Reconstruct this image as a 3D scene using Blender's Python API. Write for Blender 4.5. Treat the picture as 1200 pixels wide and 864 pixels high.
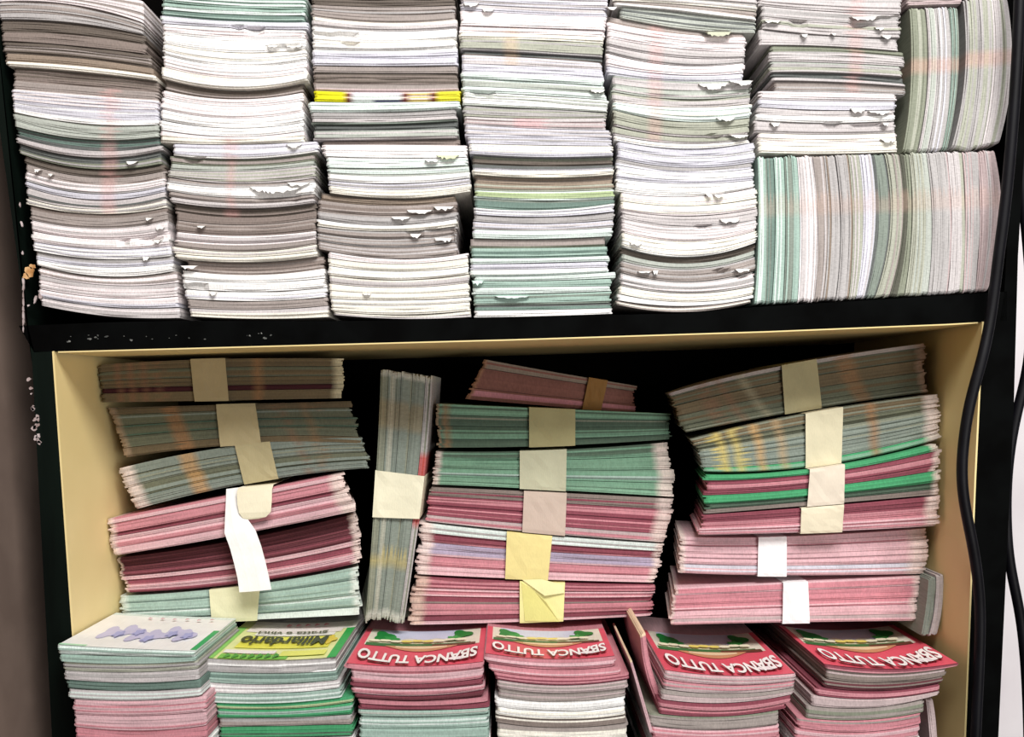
import bpy, math, random
from mathutils import Vector
random.seed(7)
PI = math.pi
for o in list(bpy.data.objects): bpy.data.objects.remove(o)
SC = bpy.context.scene; COL = SC.collection

# ------------------------------------------------------------------ camera
FPX, CX, CY = 1200.0, 600.0, 630.0          # focal length and principal point, pixels of 1200x864
PITCH, ROLL, CAMZ = 0.137, -0.026, 1.30
sp, cp = math.sin(PITCH), math.cos(PITCH); sr, cr = math.sin(ROLL), math.cos(ROLL)
FWD = Vector((0, cp, -sp)); R0 = Vector((1, 0, 0)); U0 = Vector((0, sp, cp))
RT = R0*cr + U0*sr; UP = U0*cr - R0*sr
CAM = Vector((0, 0, CAMZ))
cd = bpy.data.cameras.new('camera'); cam = bpy.data.objects.new('camera', cd); COL.objects.link(cam)
from mathutils import Matrix
m3 = Matrix((RT, UP, -FWD)).transposed()
cam.matrix_world = Matrix.Translation(CAM) @ m3.to_4x4()
cd.sensor_fit = 'HORIZONTAL'; cd.sensor_width = 36.0; cd.lens = FPX/1200*36
cd.shift_y = (CY-432)/1200.0; cd.clip_start = 0.01
SC.camera = cam

def at(px, py, Y):
    d = FWD + RT*((px-CX)/FPX) + UP*((CY-py)/FPX)
    return CAM + d*(Y/d.y)

# ------------------------------------------------------------------ light, world, exposure
w = bpy.data.worlds.new('world'); SC.world = w; w.use_nodes = True
w.node_tree.nodes['Background'].inputs[0].default_value = (0.90, 0.95, 1.0, 1)
w.node_tree.nodes['Background'].inputs[1].default_value = 0.07
def area(name, loc, target, sx, sy, power, col):
    l = bpy.data.lights.new(name, 'AREA'); l.shape = 'RECTANGLE'; l.size = sx; l.size_y = sy
    l.energy = power; l.color = col
    o = bpy.data.objects.new(name, l); COL.objects.link(o); o.location = loc
    o.rotation_euler = (Vector(target)-Vector(loc)).to_track_quat('-Z', 'Y').to_euler()
    return o
area('ceiling_lamp_light', (0.22, -0.16, 2.15), (0, 0.75, 1.2), 0.7, 0.4, 13.2, (1.0, 0.98, 0.95))
area('room_bounce_light', (0.6, -0.45, 1.15), (0, 0.75, 1.15), 0.6, 0.5, 4.2, (1.0, 0.97, 0.93))
SC.view_settings.view_transform = 'Standard'; SC.view_settings.look = 'None'
SC.view_settings.gamma = 1; SC.view_settings.use_curve_mapping = False
SC.view_settings.exposure = 0.66

# ------------------------------------------------------------------ materials
def lin(c):
    return tuple(((v/255)/12.92 if v/255 <= 0.04045 else ((v/255+0.055)/1.055)**2.4) for v in c)
def paper_mat(name, axis, rough=0.75, tick=0.16, coat=0.0):
    m = bpy.data.materials.new(name); m.use_nodes = True; nt = m.node_tree; N = nt.nodes; L = nt.links
    b = N['Principled BSDF']; b.inputs['Roughness'].default_value = rough
    b.inputs['Specular IOR Level'].default_value = 0.25
    a = N.new('ShaderNodeAttribute'); a.attribute_name = 'Col'
    tc = N.new('ShaderNodeTexCoord')
    mp = N.new('ShaderNodeMapping'); L.new(tc.outputs['Object'], mp.inputs[0])
    mp.inputs['Scale'].default_value = (1100, 60, 420) if axis == 'H' else (420, 60, 1100)
    n1 = N.new('ShaderNodeTexNoise'); n1.inputs['Scale'].default_value = 1.0; n1.inputs['Detail'].default_value = 2
    L.new(mp.outputs[0], n1.inputs[0])
    n2 = N.new('ShaderNodeTexNoise'); n2.inputs['Scale'].default_value = 45; n2.inputs['Detail'].default_value = 4
    L.new(tc.outputs['Object'], n2.inputs[0])
    r1 = N.new('ShaderNodeMapRange'); r1.inputs[1].default_value = 0.35; r1.inputs[2].default_value = 0.65
    r1.inputs[3].default_value = 1-tick; r1.inputs[4].default_value = 1.0; L.new(n1.outputs[0], r1.inputs[0])
    r2 = N.new('ShaderNodeMapRange'); r2.inputs[1].default_value = 0.3; r2.inputs[2].default_value = 0.7
    r2.inputs[3].default_value = 0.90; r2.inputs[4].default_value = 1.04; L.new(n2.outputs[0], r2.inputs[0])
    mu = N.new('ShaderNodeMath'); mu.operation = 'MULTIPLY'; L.new(r1.outputs[0], mu.inputs[0]); L.new(r2.outputs[0], mu.inputs[1])
    vm = N.new('ShaderNodeVectorMath'); vm.operation = 'SCALE'; L.new(a.outputs['Color'], vm.inputs[0]); L.new(mu.outputs[0], vm.inputs['Scale'])
    L.new(vm.outputs[0], b.inputs['Base Color'])
    bp = N.new('ShaderNodeBump'); bp.inputs['Strength'].default_value = 0.25; bp.inputs['Distance'].default_value = 0.0006
    L.new(n1.outputs[0], bp.inputs['Height']); L.new(bp.outputs[0], b.inputs['Normal'])
    return m
PH = paper_mat('paper_edges_horizontal', 'H'); PV = paper_mat('paper_edges_upright', 'V')
PRINT = paper_mat('printed_card', 'H', 0.42, 0.04)
BANDM = paper_mat('plain_band_paper', 'H', 0.7, 0.03)
def noise_mat(name, c1, c2, scale, rough=0.6, bump=0.2, spec=0.3, lo=0.4, hi=0.6, stretch=(1, 1, 1)):
    m = bpy.data.materials.new(name); m.use_nodes = True; nt = m.node_tree; N = nt.nodes; L = nt.links
    b = N['Principled BSDF']; b.inputs['Roughness'].default_value = rough; b.inputs['Specular IOR Level'].default_value = spec
    tc = N.new('ShaderNodeTexCoord'); mp = N.new('ShaderNodeMapping'); mp.inputs['Scale'].default_value = stretch
    L.new(tc.outputs['Object'], mp.inputs[0])
    n = N.new('ShaderNodeTexNoise'); n.inputs['Scale'].default_value = scale; n.inputs['Detail'].default_value = 6
    L.new(mp.outputs[0], n.inputs[0])
    cr_ = N.new('ShaderNodeValToRGB'); e = cr_.color_ramp.elements
    e[0].position = lo; e[0].color = (*lin(c1), 1); e[1].position = hi; e[1].color = (*lin(c2), 1)
    L.new(n.outputs[0], cr_.inputs[0]); L.new(cr_.outputs[0], b.inputs['Base Color'])
    bp = N.new('ShaderNodeBump'); bp.inputs['Strength'].default_value = bump; bp.inputs['Distance'].default_value = 0.001
    L.new(n.outputs[0], bp.inputs['Height']); L.new(bp.outputs[0], b.inputs['Normal'])
    return m
BLACK = noise_mat('black_painted_metal', (2, 2, 2), (6, 7, 7), 30, 0.8, 0.3, 0.04)
GREENB = noise_mat('green_black_paint', (4, 8, 6), (14, 24, 19), 20, 0.6, 0.3, 0.08, stretch=(1, 1, .15))
VOID = noise_mat('shade_black_back_board', (4, 4, 4), (9, 8, 7), 12, 0.95, 0.1, 0.02)  # near-black colour paints in the deep shade at the back of the unit
CREAM = noise_mat('cream_laminate', (228, 206, 146), (238, 217, 160), 6, 0.6, 0.05, 0.25)
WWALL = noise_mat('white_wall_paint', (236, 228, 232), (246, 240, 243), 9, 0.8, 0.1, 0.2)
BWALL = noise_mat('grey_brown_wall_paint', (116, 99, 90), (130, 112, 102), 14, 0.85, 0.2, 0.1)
CABLE = noise_mat('black_rubber', (4, 3, 7), (9, 8, 14), 60, 0.5, 0.05, 0.2)
CHIPM = noise_mat('bare_chipped_paint', (150, 130, 126), (200, 186, 186), 90, 0.8, 0.3, 0.2)
SCRM = noise_mat('dull_scratch', (70, 72, 70), (130, 130, 126), 200, 0.8, 0.2, 0.1)
CHIPO = noise_mat('bare_wood_chip', (170, 120, 70), (222, 180, 130), 90, 0.8, 0.3, 0.2)

# ------------------------------------------------------------------ object helpers
def link_mesh(name, verts, faces, mat, parent=None, cols=None):
    me = bpy.data.meshes.new(name); me.from_pydata([tuple(v) for v in verts], [], faces)
    if cols is not None:
        a = me.color_attributes.new('Col', 'FLOAT_COLOR', 'POINT')
        flat = []
        for c in cols: flat += [c[0], c[1], c[2], 1.0]
        a.data.foreach_set('color', flat)
    me.materials.append(mat); me.update()
    o = bpy.data.objects.new(name, me); COL.objects.link(o)
    if parent is not None:
        o.parent = parent
        o.matrix_parent_inverse = Matrix.Translation(-parent.location)
    return o
def tag(o, label, cat, group=None):
    o['label'] = label; o['category'] = cat
    if group: o['group'] = group
    return o
def root(name, loc, label, cat, group=None):
    o = bpy.data.objects.new(name, None); o.empty_display_size = 0.02; o.location = loc; COL.objects.link(o)
    return tag(o, label, cat, group)
def prism(name, poly, Y0, Y1, mat, parent=None, bevel=0.0):
    """pixel outline on the plane Y0 made solid back to Y1"""
    f = [at(x, y, Y0) for x, y in poly]; n = len(f)
    b = [v + Vector((0, Y1-Y0, 0)) for v in f]
    faces = [list(range(n)), list(range(2*n-1, n-1, -1))] + [[i, n+i, n+(i+1) % n, (i+1) % n] for i in range(n)]
    o = link_mesh(name, f+b, faces, mat, parent)
    if bevel:
        md = o.modifiers.new('bevel', 'BEVEL'); md.width = bevel; md.segments = 2; md.limit_method = 'ANGLE'
    return o
def qcurve(pts):
    """smooth curve through 2, 3 or more pixel points, parameter 0..1"""
    P = [Vector((p[0], p[1])) for p in pts]; n = len(P)
    def f(u):
        if n == 2: return P[0].lerp(P[1], u)
        if n == 3:
            a = 2*(u-.5)*(u-1); b = -4*u*(u-1); c = 2*u*(u-.5)
            return P[0]*a + P[1]*b + P[2]*c
        t = u*(n-1); i = min(n-2, max(0, int(t))); t -= i
        p0 = P[max(0, i-1)]; p1 = P[i]; p2 = P[i+1]; p3 = P[min(n-1, i+2)]
        return 0.5*((2*p1)+(p2-p0)*t+(2*p0-5*p1+4*p2-p3)*t*t+(3*p1-p0-3*p2+p3)*t**3)
    return f

NOTCH = []      # (x0, y0, x1, y1, depth)
def pack(name, A, B, Y0, depth, colf, mat, sheets=None, n=20, rough=0.0002, endj=.7, recess=0.0,
         parent=None, gap=0.8, sag=0.0, backl=0.0, backr=0.0):
    """a pad of folded tickets: loft of sheet edges between pixel curves A and B, made solid back by depth.
    colf(u, a, k) -> linear colour of the sheet edge; the front steps in and out sheet by sheet"""
    mid = (A(.5)-B(.5)).length
    N = sheets or max(2, int(round(mid/2.0)))
    us = [0, .006, .018] + [.04 + .92*i/(n-1) for i in range(n)] + [.982, .994, 1]
    ns = len(us)
    rnd = random.Random(hash_(name, A(.3).x, A(.3).y))
    verts = []; cols = []; loops = []
    ph = rnd.random()*6
    wav = [rnd.gauss(0, .5) for _ in range(4)]
    drift = 0
    for k in range(N):
        drift = drift*.7 + rnd.gauss(0, rough*.6)
        d = drift + rnd.gauss(0, rough)
        if k == 0 or k == N-1: d += 0.0006
        lo, ro = rnd.gauss(0, endj), rnd.gauss(0, endj)
        wk = rnd.gauss(0, .00022); wp = rnd.random()*6; wf = rnd.uniform(4, 14)
        for e in (0, 1):
            a = (k+e)/N
            a = (a*mid*0+a)
            ga = gap/max(mid, 1)
            a = ga/2 + a*(1-ga)
            ring = []
            for i, u in enumerate(us):
                pa, pb = A(u), B(u); p = pa.lerp(pb, a)
                tan = (A(min(1, u+.01))-A(max(0, u-.01))); L = tan.length or 1; tan = tan/L
                if u < .5: p = p + tan*lo*(1-u*2)**6
                else: p = p + tan*ro*(u*2-1)**6
                dd = d + recess + wk*math.sin(wp+u*wf) + wav[0]*.0003*math.sin(ph+u*5) 
                edge = min(u, 1-u)
                if edge < .02: dd += 0.0016*(1-edge/.02)**2
                for (x0, y0, x1, y1, dn) in NOTCH:
                    if x0 < p.x < x1 and y0 < p.y < y1: dd += dn
                v = at(p.x, p.y, Y0); v.y += dd
                # keep the outline where the photograph has it when a sheet sits back
                ring.append((v, colf(u, a, k)))
            for v, c in ring: verts.append(v); cols.append(c)
            for (v, c), u in zip(reversed(ring), reversed(us)):
                verts.append(Vector((v.x+backr*u**3+backl*(1-u)**3, Y0+depth, v.z))); cols.append(c)
            loops.append(len(verts)-2*ns)
    faces = []
    T = 2*ns
    # orientation
    v0 = verts[0]; v1 = verts[ns-1]; vb = verts[loops[-1]]
    flip = ((v1-v0).cross(vb-v0)).y > 0
    def addf(f): faces.append(f[::-1] if flip else f)
    for li in range(len(loops)-1):
        a, b = loops[li], loops[li+1]
        for i in range(T):
            j = (i+1) % T
            addf([a+i, b+i, b+j, a+j])
    for i in range(ns-1):
        a = loops[0]; addf([a+i, a+i+1, a+T-2-i, a+T-1-i])
        a = loops[-1]; addf([a+T-1-i, a+T-2-i, a+i+1, a+i])
    return link_mesh(name, verts, faces, mat, parent, cols)
def hash_(*a):
    s = 17
    for x in a:
        for ch in str(x): s = (s*131 + ord(ch)) % 2147483647
    return s

PAL = dict(OB=(120, 102, 72), OG=(112, 116, 92), MX=(84, 30, 38),
 W=(250, 248, 246), WP=(244, 232, 233), C=(246, 240, 226), L=(214, 212, 224), G=(182, 177, 176), GM=(184, 190, 180),
 T=(168, 155, 149), TD=(112, 100, 90), B=(142, 126, 118), BR=(158, 138, 120), K=(104, 108, 106), M=(158, 198, 180), MD=(106, 146, 130),
 MW=(222, 238, 231), P=(216, 134, 146), PD=(160, 66, 84), PL=(230, 178, 186), O=(140, 145, 124), OD=(96, 96, 82), OL=(176, 178, 160),
 GR=(120, 176, 140), GD=(84, 120, 92), GB=(70, 170, 112), MA=(120, 52, 62), RU=(150, 92, 80), LV=(176, 160, 186), TE=(134, 150, 134), LI=(186, 206, 150),
 GP=(200, 176, 176), X=(204, 196, 196))
for k_, v_ in list(PAL.items()):
    g_ = sum(v_)/3; q_ = {'M': .6, 'MD': .55, 'MW': .7, 'TE': .6, 'GR': .72, 'GD': .6, 'GB': .85, 'P': .8, 'PL': .75, 'PD': .72, 'MA': .75}.get(k_, .8)
    PAL[k_] = tuple(g_+(x-g_)*q_ for x in v_)
NAMES = dict(OB='olive brown', OG='grey olive', MX='maroon',W='white', WP='pinkish white', C='cream white', L='lavender white', G='light grey', GM='grey-green', T='taupe grey',
 TD='dark taupe', B='brownish grey', BR='tan brown', K='dark grey', M='mint green', MD='darker mint green', MW='pale mint white', P='pink',
 PD='deep pink', PL='light pink', O='olive grey', OD='dark olive', OL='pale olive grey', GR='green', GD='dark green', GB='bright green',
 MA='maroon', RU='rust brown', LV='mauve', TE='teal grey', LI='lime green', GP='greyish pink', X='pale grey')
def colfn(key, var=.07, marks=(), tips=None, alt=None):
    base = lin(PAL[key]); other = lin(PAL[alt]) if alt else None
    r = random.Random(random.random()); cache = {}
    def f(u, a, k):
        if k not in cache: cache[k] = (1 + r.uniform(-var, var), r.random(), r.uniform(-.008, .008))
        s, q, sh = cache[k]
        c = base if not (other and q < .35) else other
        c = [v*s for v in c]
        for (u0, u1, mc, st) in marks:
            uu = u + sh
            if u0 <= uu <= u1:
                mm = lin(mc); c = [x*(1-st)+y*st for x, y in zip(c, mm)]
        if tips and (u < tips[0] or u > 1-tips[1]):
            tc_ = lin(tips[2]); c = [x*.15+y*.85*(.85+.3*q) for x, y in zip(c, tc_)]
        return c
    return f

# ------------------------------------------------------------------ geometry levels
YF = 0.70          # front of the upper stacks and of the cabinet
YB = 0.767         # front of the banded bundles
YS = 0.69          # front of the lowest stacks
YBACK = 0.96

# ------------------------------------------------------------------ walls
def plane(name, pts, mat):
    o = link_mesh(name, pts, [list(range(len(pts)))], mat); o['kind'] = 'structure'; return o
def box(name, x0, x1, y0, y1, z0, z1, mat, parent=None, struct=False):
    v = [Vector((x, y, z)) for z in (z0, z1) for y in (y0, y1) for x in (x0, x1)]
    o = link_mesh(name, v, [[0, 1, 5, 4], [3, 2, 6, 7], [2, 0, 4, 6], [1, 3, 7, 5], [4, 5, 7, 6], [2, 3, 1, 0]], mat, parent)
    if struct: o['kind'] = 'structure'
    return o
xl = at(-2, 650, YF).x
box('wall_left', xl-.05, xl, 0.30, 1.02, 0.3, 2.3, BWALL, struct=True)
box('wall_back', xl-.05, 1.3, 1.00, 1.05, 0.3, 2.3, WWALL, struct=True)
box('floor', -1.5, 1.5, -1.0, 1.05, 0.28, 0.30, noise_mat('dull_floor', (90, 84, 78), (110, 104, 98), 8), struct=True)

# ------------------------------------------------------------------ shelving unit
unit = root('shelving_unit', (0, 0.83, 0.30), 'black painted shelving unit with a cream lined lower compartment, packed with paper', 'shelving unit')
top_l = [(22, 382), (120, 378), (210, 376), (385, 376.5), (550, 374), (720, 369), (800, 367.5), (885, 360), (1030, 351), (1180, 342)]
bot_l = [(1180, 376), (1110, 379.5), (900, 388), (600, 397.5), (300, 405.5), (62, 412), (40, 413)]
prism('shelf_board', top_l+bot_l, YF, YBACK, BLACK, unit)
o = prism('side_panel', [(-57, -260), (-34, -260), (30, 372), (40, 412), (62, 412), (74, 580), (85, 740), (101, 960), (66, 960), (38, 430)], YF, YBACK, GREENB, unit)
o['label'] = 'green-black left side panel with chipped paint'
o = prism('side_panel', [(1212, -260), (1191, 100), (1185, 200), (1177, 342), (1170, 376), (1152, 376), (1143, 560), (1131, 864), (1128, 960), (1164, 960), (1170, 864), (1188, 480), (1193, 300), (1226, -260)], YF, YBACK, BLACK, unit)
# back board, bottom board, lining
bl = at(-40, -80, YBACK); br = at(1250, 960, YBACK)
def zat(px, py, Y): return at(px, py, Y).z
box('back_panel', at(60, 500, YF).x-.07, at(1180, 500, YF).x, YBACK-.004, YBACK+.01, zat(600, 960, YF), zat(600, -260, YF), VOID, unit)
prism('inner_side_panel', [(61, 412), (63, 411.5), (86, 740), (102, 960), (100, 960), (84, 740)], YF-.001, YBACK-.005, CREAM, unit)['label'] = 'cream left inner side'
prism('inner_side_panel', [(1153, 377), (1151, 377), (1142, 560), (1130, 864), (1127, 960), (1129, 960), (1132, 864), (1144, 560)], YF-.001, YBACK-.005, CREAM, unit)['label'] = 'cream right inner side'
lin_top = [(68, 412), (300, 405.7), (600, 397.7), (900, 388.2), (1110, 379.7), (1146, 377.6)]
prism('inner_top_panel', lin_top + [(x, y+1.5) for x, y in reversed(lin_top)], YF-.001, YBACK-.005, CREAM, unit)['label'] = 'cream underside of the board'
prism('bottom_board', [(86, 929), (1129, 929), (1129, 948), (86, 948)], YS-.002, YBACK-.005, BLACK, unit)
# paint chips on the left post and on the shelf edge
def chip(px, py, r, mat, Y, sx=1.0, sy=1.0, a=0):
    n = 9; c = at(px, py, Y); v = []
    for i in range(n):
        t = 2*PI*i/n; rr = r*random.uniform(.5, 1.15)*YF/FPX
        x, z = rr*math.cos(t)*sx, rr*math.sin(t)*sy
        v.append(Vector((c.x + x*math.cos(a)-z*math.sin(a), Y, c.z + x*math.sin(a)+z*math.cos(a))))
    return v
def chips(lst, name, mat, Y):
    for (px, py, r, sx, sy, a) in lst:
        v = chip(px, py, r, mat, Y, sx, sy, a); n = len(v)
        back = [p + Vector((0, .0012, 0)) for p in v]
        o = link_mesh(name, v+back, [list(range(n))] + [[i, n+i, n+(i+1) % n, (i+1) % n] for i in range(n)], mat, unit)
Yc = YF-.0006
c1 = [(23, 240, 2, .5, 1.6, 0), (25, 262, 2.6, .5, 1.6, 0), (26, 297, 1.6, .7, 1.6, 0)]
chips(c1 + [(47, 348, 3, .8, 1.4, .2)], 'paint_chip', CHIPM, Yc)
chips([(34, 318, 8, .8, .9, .3), (30, 324, 4, 1, 1, 0), (38, 312, 4, 1, .8, 0)], 'paint_chip', CHIPO, Yc)
lst = [(27, 330+i*8, 2.4, .5, 2.2, -.06) for i in range(8)]
lst += [(41, 350, 3, .5, 2.0, -.4), (33, 358, 1.6, 1, 1, 0)]
chips(lst, 'paint_chip', CHIPM, Yc)
lst = []
for i in range(22):
    t = random.random(); lst.append((35+t*8+random.uniform(-3, 4), 428+t*92, random.uniform(1.2, 3.6), random.uniform(.6, 1.2), random.uniform(.6, 1.3), random.random()*3))
chips(lst, 'paint_chip', CHIPM, Yc)
lst = []
for i in range(24):
    x = 66+random.random()**1.4*260; lst.append((x, 399-(x-66)*.018+random.uniform(-6, 3), random.uniform(.5, 1.7), random.uniform(.5, 2.2), random.uniform(.4, 1.4), random.uniform(-.3, .3)))
chips(lst, 'scratch_mark', SCRM, Yc)
lst = [(78+i*14+random.uniform(-4, 4), 411-i*.42+random.uniform(-1, 1), random.uniform(.8, 2.0), 1.8, .7, 0) for i in range(0)]
chips(lst, 'worn_edge', CREAM, Yc-.0012)

# ------------------------------------------------------------------ upper shelf: six stacks
ORD = ['', 'first', 'second', 'third', 'fourth', 'fifth', 'sixth', 'seventh', 'eighth', 'ninth', 'tenth', 'eleventh', 'twelfth', 'thirteenth',
       'fourteenth', 'fifteenth', 'sixteenth', 'seventeenth', 'eighteenth', 'nineteenth', 'twentieth', 'twenty-first', 'twenty-second']
def place_word(i, n, axis=('top', 'bottom')):
    if i == 0: return 'topmost' if axis[0] == 'top' else 'leftmost'
    if i == n-1: return 'bottommost' if axis[0] == 'top' else 'rightmost'
    if i < n/2: return ORD[i+1]+' from '+axis[0]
    return ORD[n-i]+' from '+axis[1]
NOTCH += [(362, 38, 417, 47, .0030), (404, 50, 417, 56, .003), (270, 29, 280, 36, .003), (288, 31, 303, 40, .003), (318, 52, 350, 59, .0032), (1000, 20, 1030, 31, .003),
          (1030, 18, 1056, 34, .002), (556, 106, 576, 113, .0026), (827, 35, 856, 48, .0025), (842, 100, 880, 108, .0026), (296, 222, 350, 236, .002),
          (480, 270, 492, 279, .003), (215, 184, 235, 190, .003), (818, 263, 833, 270, .003), (860, 316, 885, 324, .003), (838, 316, 850, 323, .003),
          (500, 268, 532, 282, .0022), (140, 280, 152, 288, .003), (163, 279, 186, 286, .003), (215, 332, 240, 340, .003), (925, 23, 945, 31, .003),
          (830, 158, 842, 165, .002), (850, 157, 875, 164, .002), (970, 143, 982, 149, .003), (1000, 145, 1040, 151, .0025), (333, 772, 395, 786, .0015)]
# per pack: top boundary (left, middle, right), left x, right x, colour (darkened with painted shade on many recessed packs), recess in mm [, second colour]
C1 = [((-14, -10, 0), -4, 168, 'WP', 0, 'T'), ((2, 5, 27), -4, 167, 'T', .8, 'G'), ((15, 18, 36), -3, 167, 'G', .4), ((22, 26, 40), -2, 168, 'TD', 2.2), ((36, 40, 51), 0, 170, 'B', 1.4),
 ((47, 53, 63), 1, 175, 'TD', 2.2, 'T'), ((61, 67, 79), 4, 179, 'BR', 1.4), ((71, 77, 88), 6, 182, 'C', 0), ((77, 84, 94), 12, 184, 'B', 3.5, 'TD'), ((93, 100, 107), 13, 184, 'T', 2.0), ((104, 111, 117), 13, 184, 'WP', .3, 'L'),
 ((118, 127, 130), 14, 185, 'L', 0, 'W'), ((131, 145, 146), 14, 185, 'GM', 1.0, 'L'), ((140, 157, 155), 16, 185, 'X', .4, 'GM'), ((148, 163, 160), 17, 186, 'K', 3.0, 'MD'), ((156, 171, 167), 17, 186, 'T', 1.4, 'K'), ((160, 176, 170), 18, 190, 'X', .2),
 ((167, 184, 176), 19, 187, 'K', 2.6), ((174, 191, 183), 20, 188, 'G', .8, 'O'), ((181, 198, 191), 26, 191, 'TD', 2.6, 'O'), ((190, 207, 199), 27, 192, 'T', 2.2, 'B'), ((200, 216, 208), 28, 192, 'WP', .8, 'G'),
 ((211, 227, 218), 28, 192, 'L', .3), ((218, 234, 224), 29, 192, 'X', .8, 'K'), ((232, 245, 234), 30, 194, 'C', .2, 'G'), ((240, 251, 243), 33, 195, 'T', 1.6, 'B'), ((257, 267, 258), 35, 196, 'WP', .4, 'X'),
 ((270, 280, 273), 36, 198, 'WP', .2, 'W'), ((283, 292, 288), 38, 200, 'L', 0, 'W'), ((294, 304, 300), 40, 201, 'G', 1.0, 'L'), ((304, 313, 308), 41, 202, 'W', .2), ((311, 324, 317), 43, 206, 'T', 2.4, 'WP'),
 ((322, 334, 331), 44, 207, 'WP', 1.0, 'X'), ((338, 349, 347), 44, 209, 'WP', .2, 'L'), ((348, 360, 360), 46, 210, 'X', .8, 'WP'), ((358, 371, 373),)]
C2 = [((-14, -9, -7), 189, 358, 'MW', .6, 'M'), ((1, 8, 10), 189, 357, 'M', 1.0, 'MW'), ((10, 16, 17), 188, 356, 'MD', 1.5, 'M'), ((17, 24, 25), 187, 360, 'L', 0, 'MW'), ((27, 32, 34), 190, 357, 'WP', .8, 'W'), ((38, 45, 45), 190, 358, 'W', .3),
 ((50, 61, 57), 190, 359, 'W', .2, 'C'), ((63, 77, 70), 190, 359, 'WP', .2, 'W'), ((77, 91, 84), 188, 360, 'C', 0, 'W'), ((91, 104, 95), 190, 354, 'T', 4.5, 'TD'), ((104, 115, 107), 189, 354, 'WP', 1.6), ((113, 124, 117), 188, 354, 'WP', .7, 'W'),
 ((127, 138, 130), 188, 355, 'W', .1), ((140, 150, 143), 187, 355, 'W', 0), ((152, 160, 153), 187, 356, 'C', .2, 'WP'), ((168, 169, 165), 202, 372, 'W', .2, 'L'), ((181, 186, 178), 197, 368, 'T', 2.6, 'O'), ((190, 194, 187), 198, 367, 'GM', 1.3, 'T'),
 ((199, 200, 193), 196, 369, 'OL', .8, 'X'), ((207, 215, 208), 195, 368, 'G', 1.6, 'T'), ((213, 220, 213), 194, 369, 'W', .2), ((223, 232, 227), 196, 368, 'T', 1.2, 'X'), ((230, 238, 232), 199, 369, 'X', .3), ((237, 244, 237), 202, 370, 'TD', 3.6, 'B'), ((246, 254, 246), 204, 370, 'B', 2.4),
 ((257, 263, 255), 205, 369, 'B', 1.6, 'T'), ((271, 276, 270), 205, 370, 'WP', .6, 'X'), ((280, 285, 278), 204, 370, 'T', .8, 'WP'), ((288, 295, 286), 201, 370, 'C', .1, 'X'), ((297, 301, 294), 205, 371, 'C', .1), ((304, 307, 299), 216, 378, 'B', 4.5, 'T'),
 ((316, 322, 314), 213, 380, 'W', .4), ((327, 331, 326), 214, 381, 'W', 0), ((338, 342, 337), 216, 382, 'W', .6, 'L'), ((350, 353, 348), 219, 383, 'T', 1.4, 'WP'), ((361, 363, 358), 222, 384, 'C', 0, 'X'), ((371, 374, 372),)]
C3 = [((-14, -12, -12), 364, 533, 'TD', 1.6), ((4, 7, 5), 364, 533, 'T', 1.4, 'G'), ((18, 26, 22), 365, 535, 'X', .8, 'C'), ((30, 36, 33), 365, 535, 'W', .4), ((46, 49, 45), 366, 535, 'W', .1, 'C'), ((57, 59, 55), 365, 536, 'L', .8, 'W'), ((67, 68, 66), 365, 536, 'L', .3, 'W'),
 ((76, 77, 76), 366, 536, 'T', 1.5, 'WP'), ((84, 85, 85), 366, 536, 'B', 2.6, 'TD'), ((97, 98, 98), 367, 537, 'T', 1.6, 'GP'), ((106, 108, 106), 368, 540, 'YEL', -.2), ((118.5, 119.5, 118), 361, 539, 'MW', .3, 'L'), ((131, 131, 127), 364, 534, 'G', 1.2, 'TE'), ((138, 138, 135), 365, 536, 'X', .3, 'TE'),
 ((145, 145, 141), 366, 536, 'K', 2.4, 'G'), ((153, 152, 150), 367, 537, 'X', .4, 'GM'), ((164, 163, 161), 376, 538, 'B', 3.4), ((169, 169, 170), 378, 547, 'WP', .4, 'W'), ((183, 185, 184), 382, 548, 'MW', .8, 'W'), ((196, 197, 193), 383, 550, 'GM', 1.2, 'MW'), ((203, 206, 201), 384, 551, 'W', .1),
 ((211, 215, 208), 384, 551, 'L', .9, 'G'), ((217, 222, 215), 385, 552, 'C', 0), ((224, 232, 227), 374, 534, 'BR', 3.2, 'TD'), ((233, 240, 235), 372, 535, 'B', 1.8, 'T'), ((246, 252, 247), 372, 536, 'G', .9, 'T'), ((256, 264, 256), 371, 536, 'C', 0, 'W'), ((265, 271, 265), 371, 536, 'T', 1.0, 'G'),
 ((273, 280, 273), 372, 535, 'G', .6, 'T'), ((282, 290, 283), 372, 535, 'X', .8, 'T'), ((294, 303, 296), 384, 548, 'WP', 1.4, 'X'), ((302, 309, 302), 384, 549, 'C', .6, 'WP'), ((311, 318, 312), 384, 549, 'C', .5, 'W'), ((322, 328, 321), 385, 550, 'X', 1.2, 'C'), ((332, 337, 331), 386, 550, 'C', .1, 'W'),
 ((350, 352, 348), 387, 551, 'C', .3, 'W'), ((356, 358, 354), 388, 551, 'C', 0), ((365, 369, 364), 390, 551, 'X', .8, 'C'), ((369, 374, 372),)]
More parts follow.
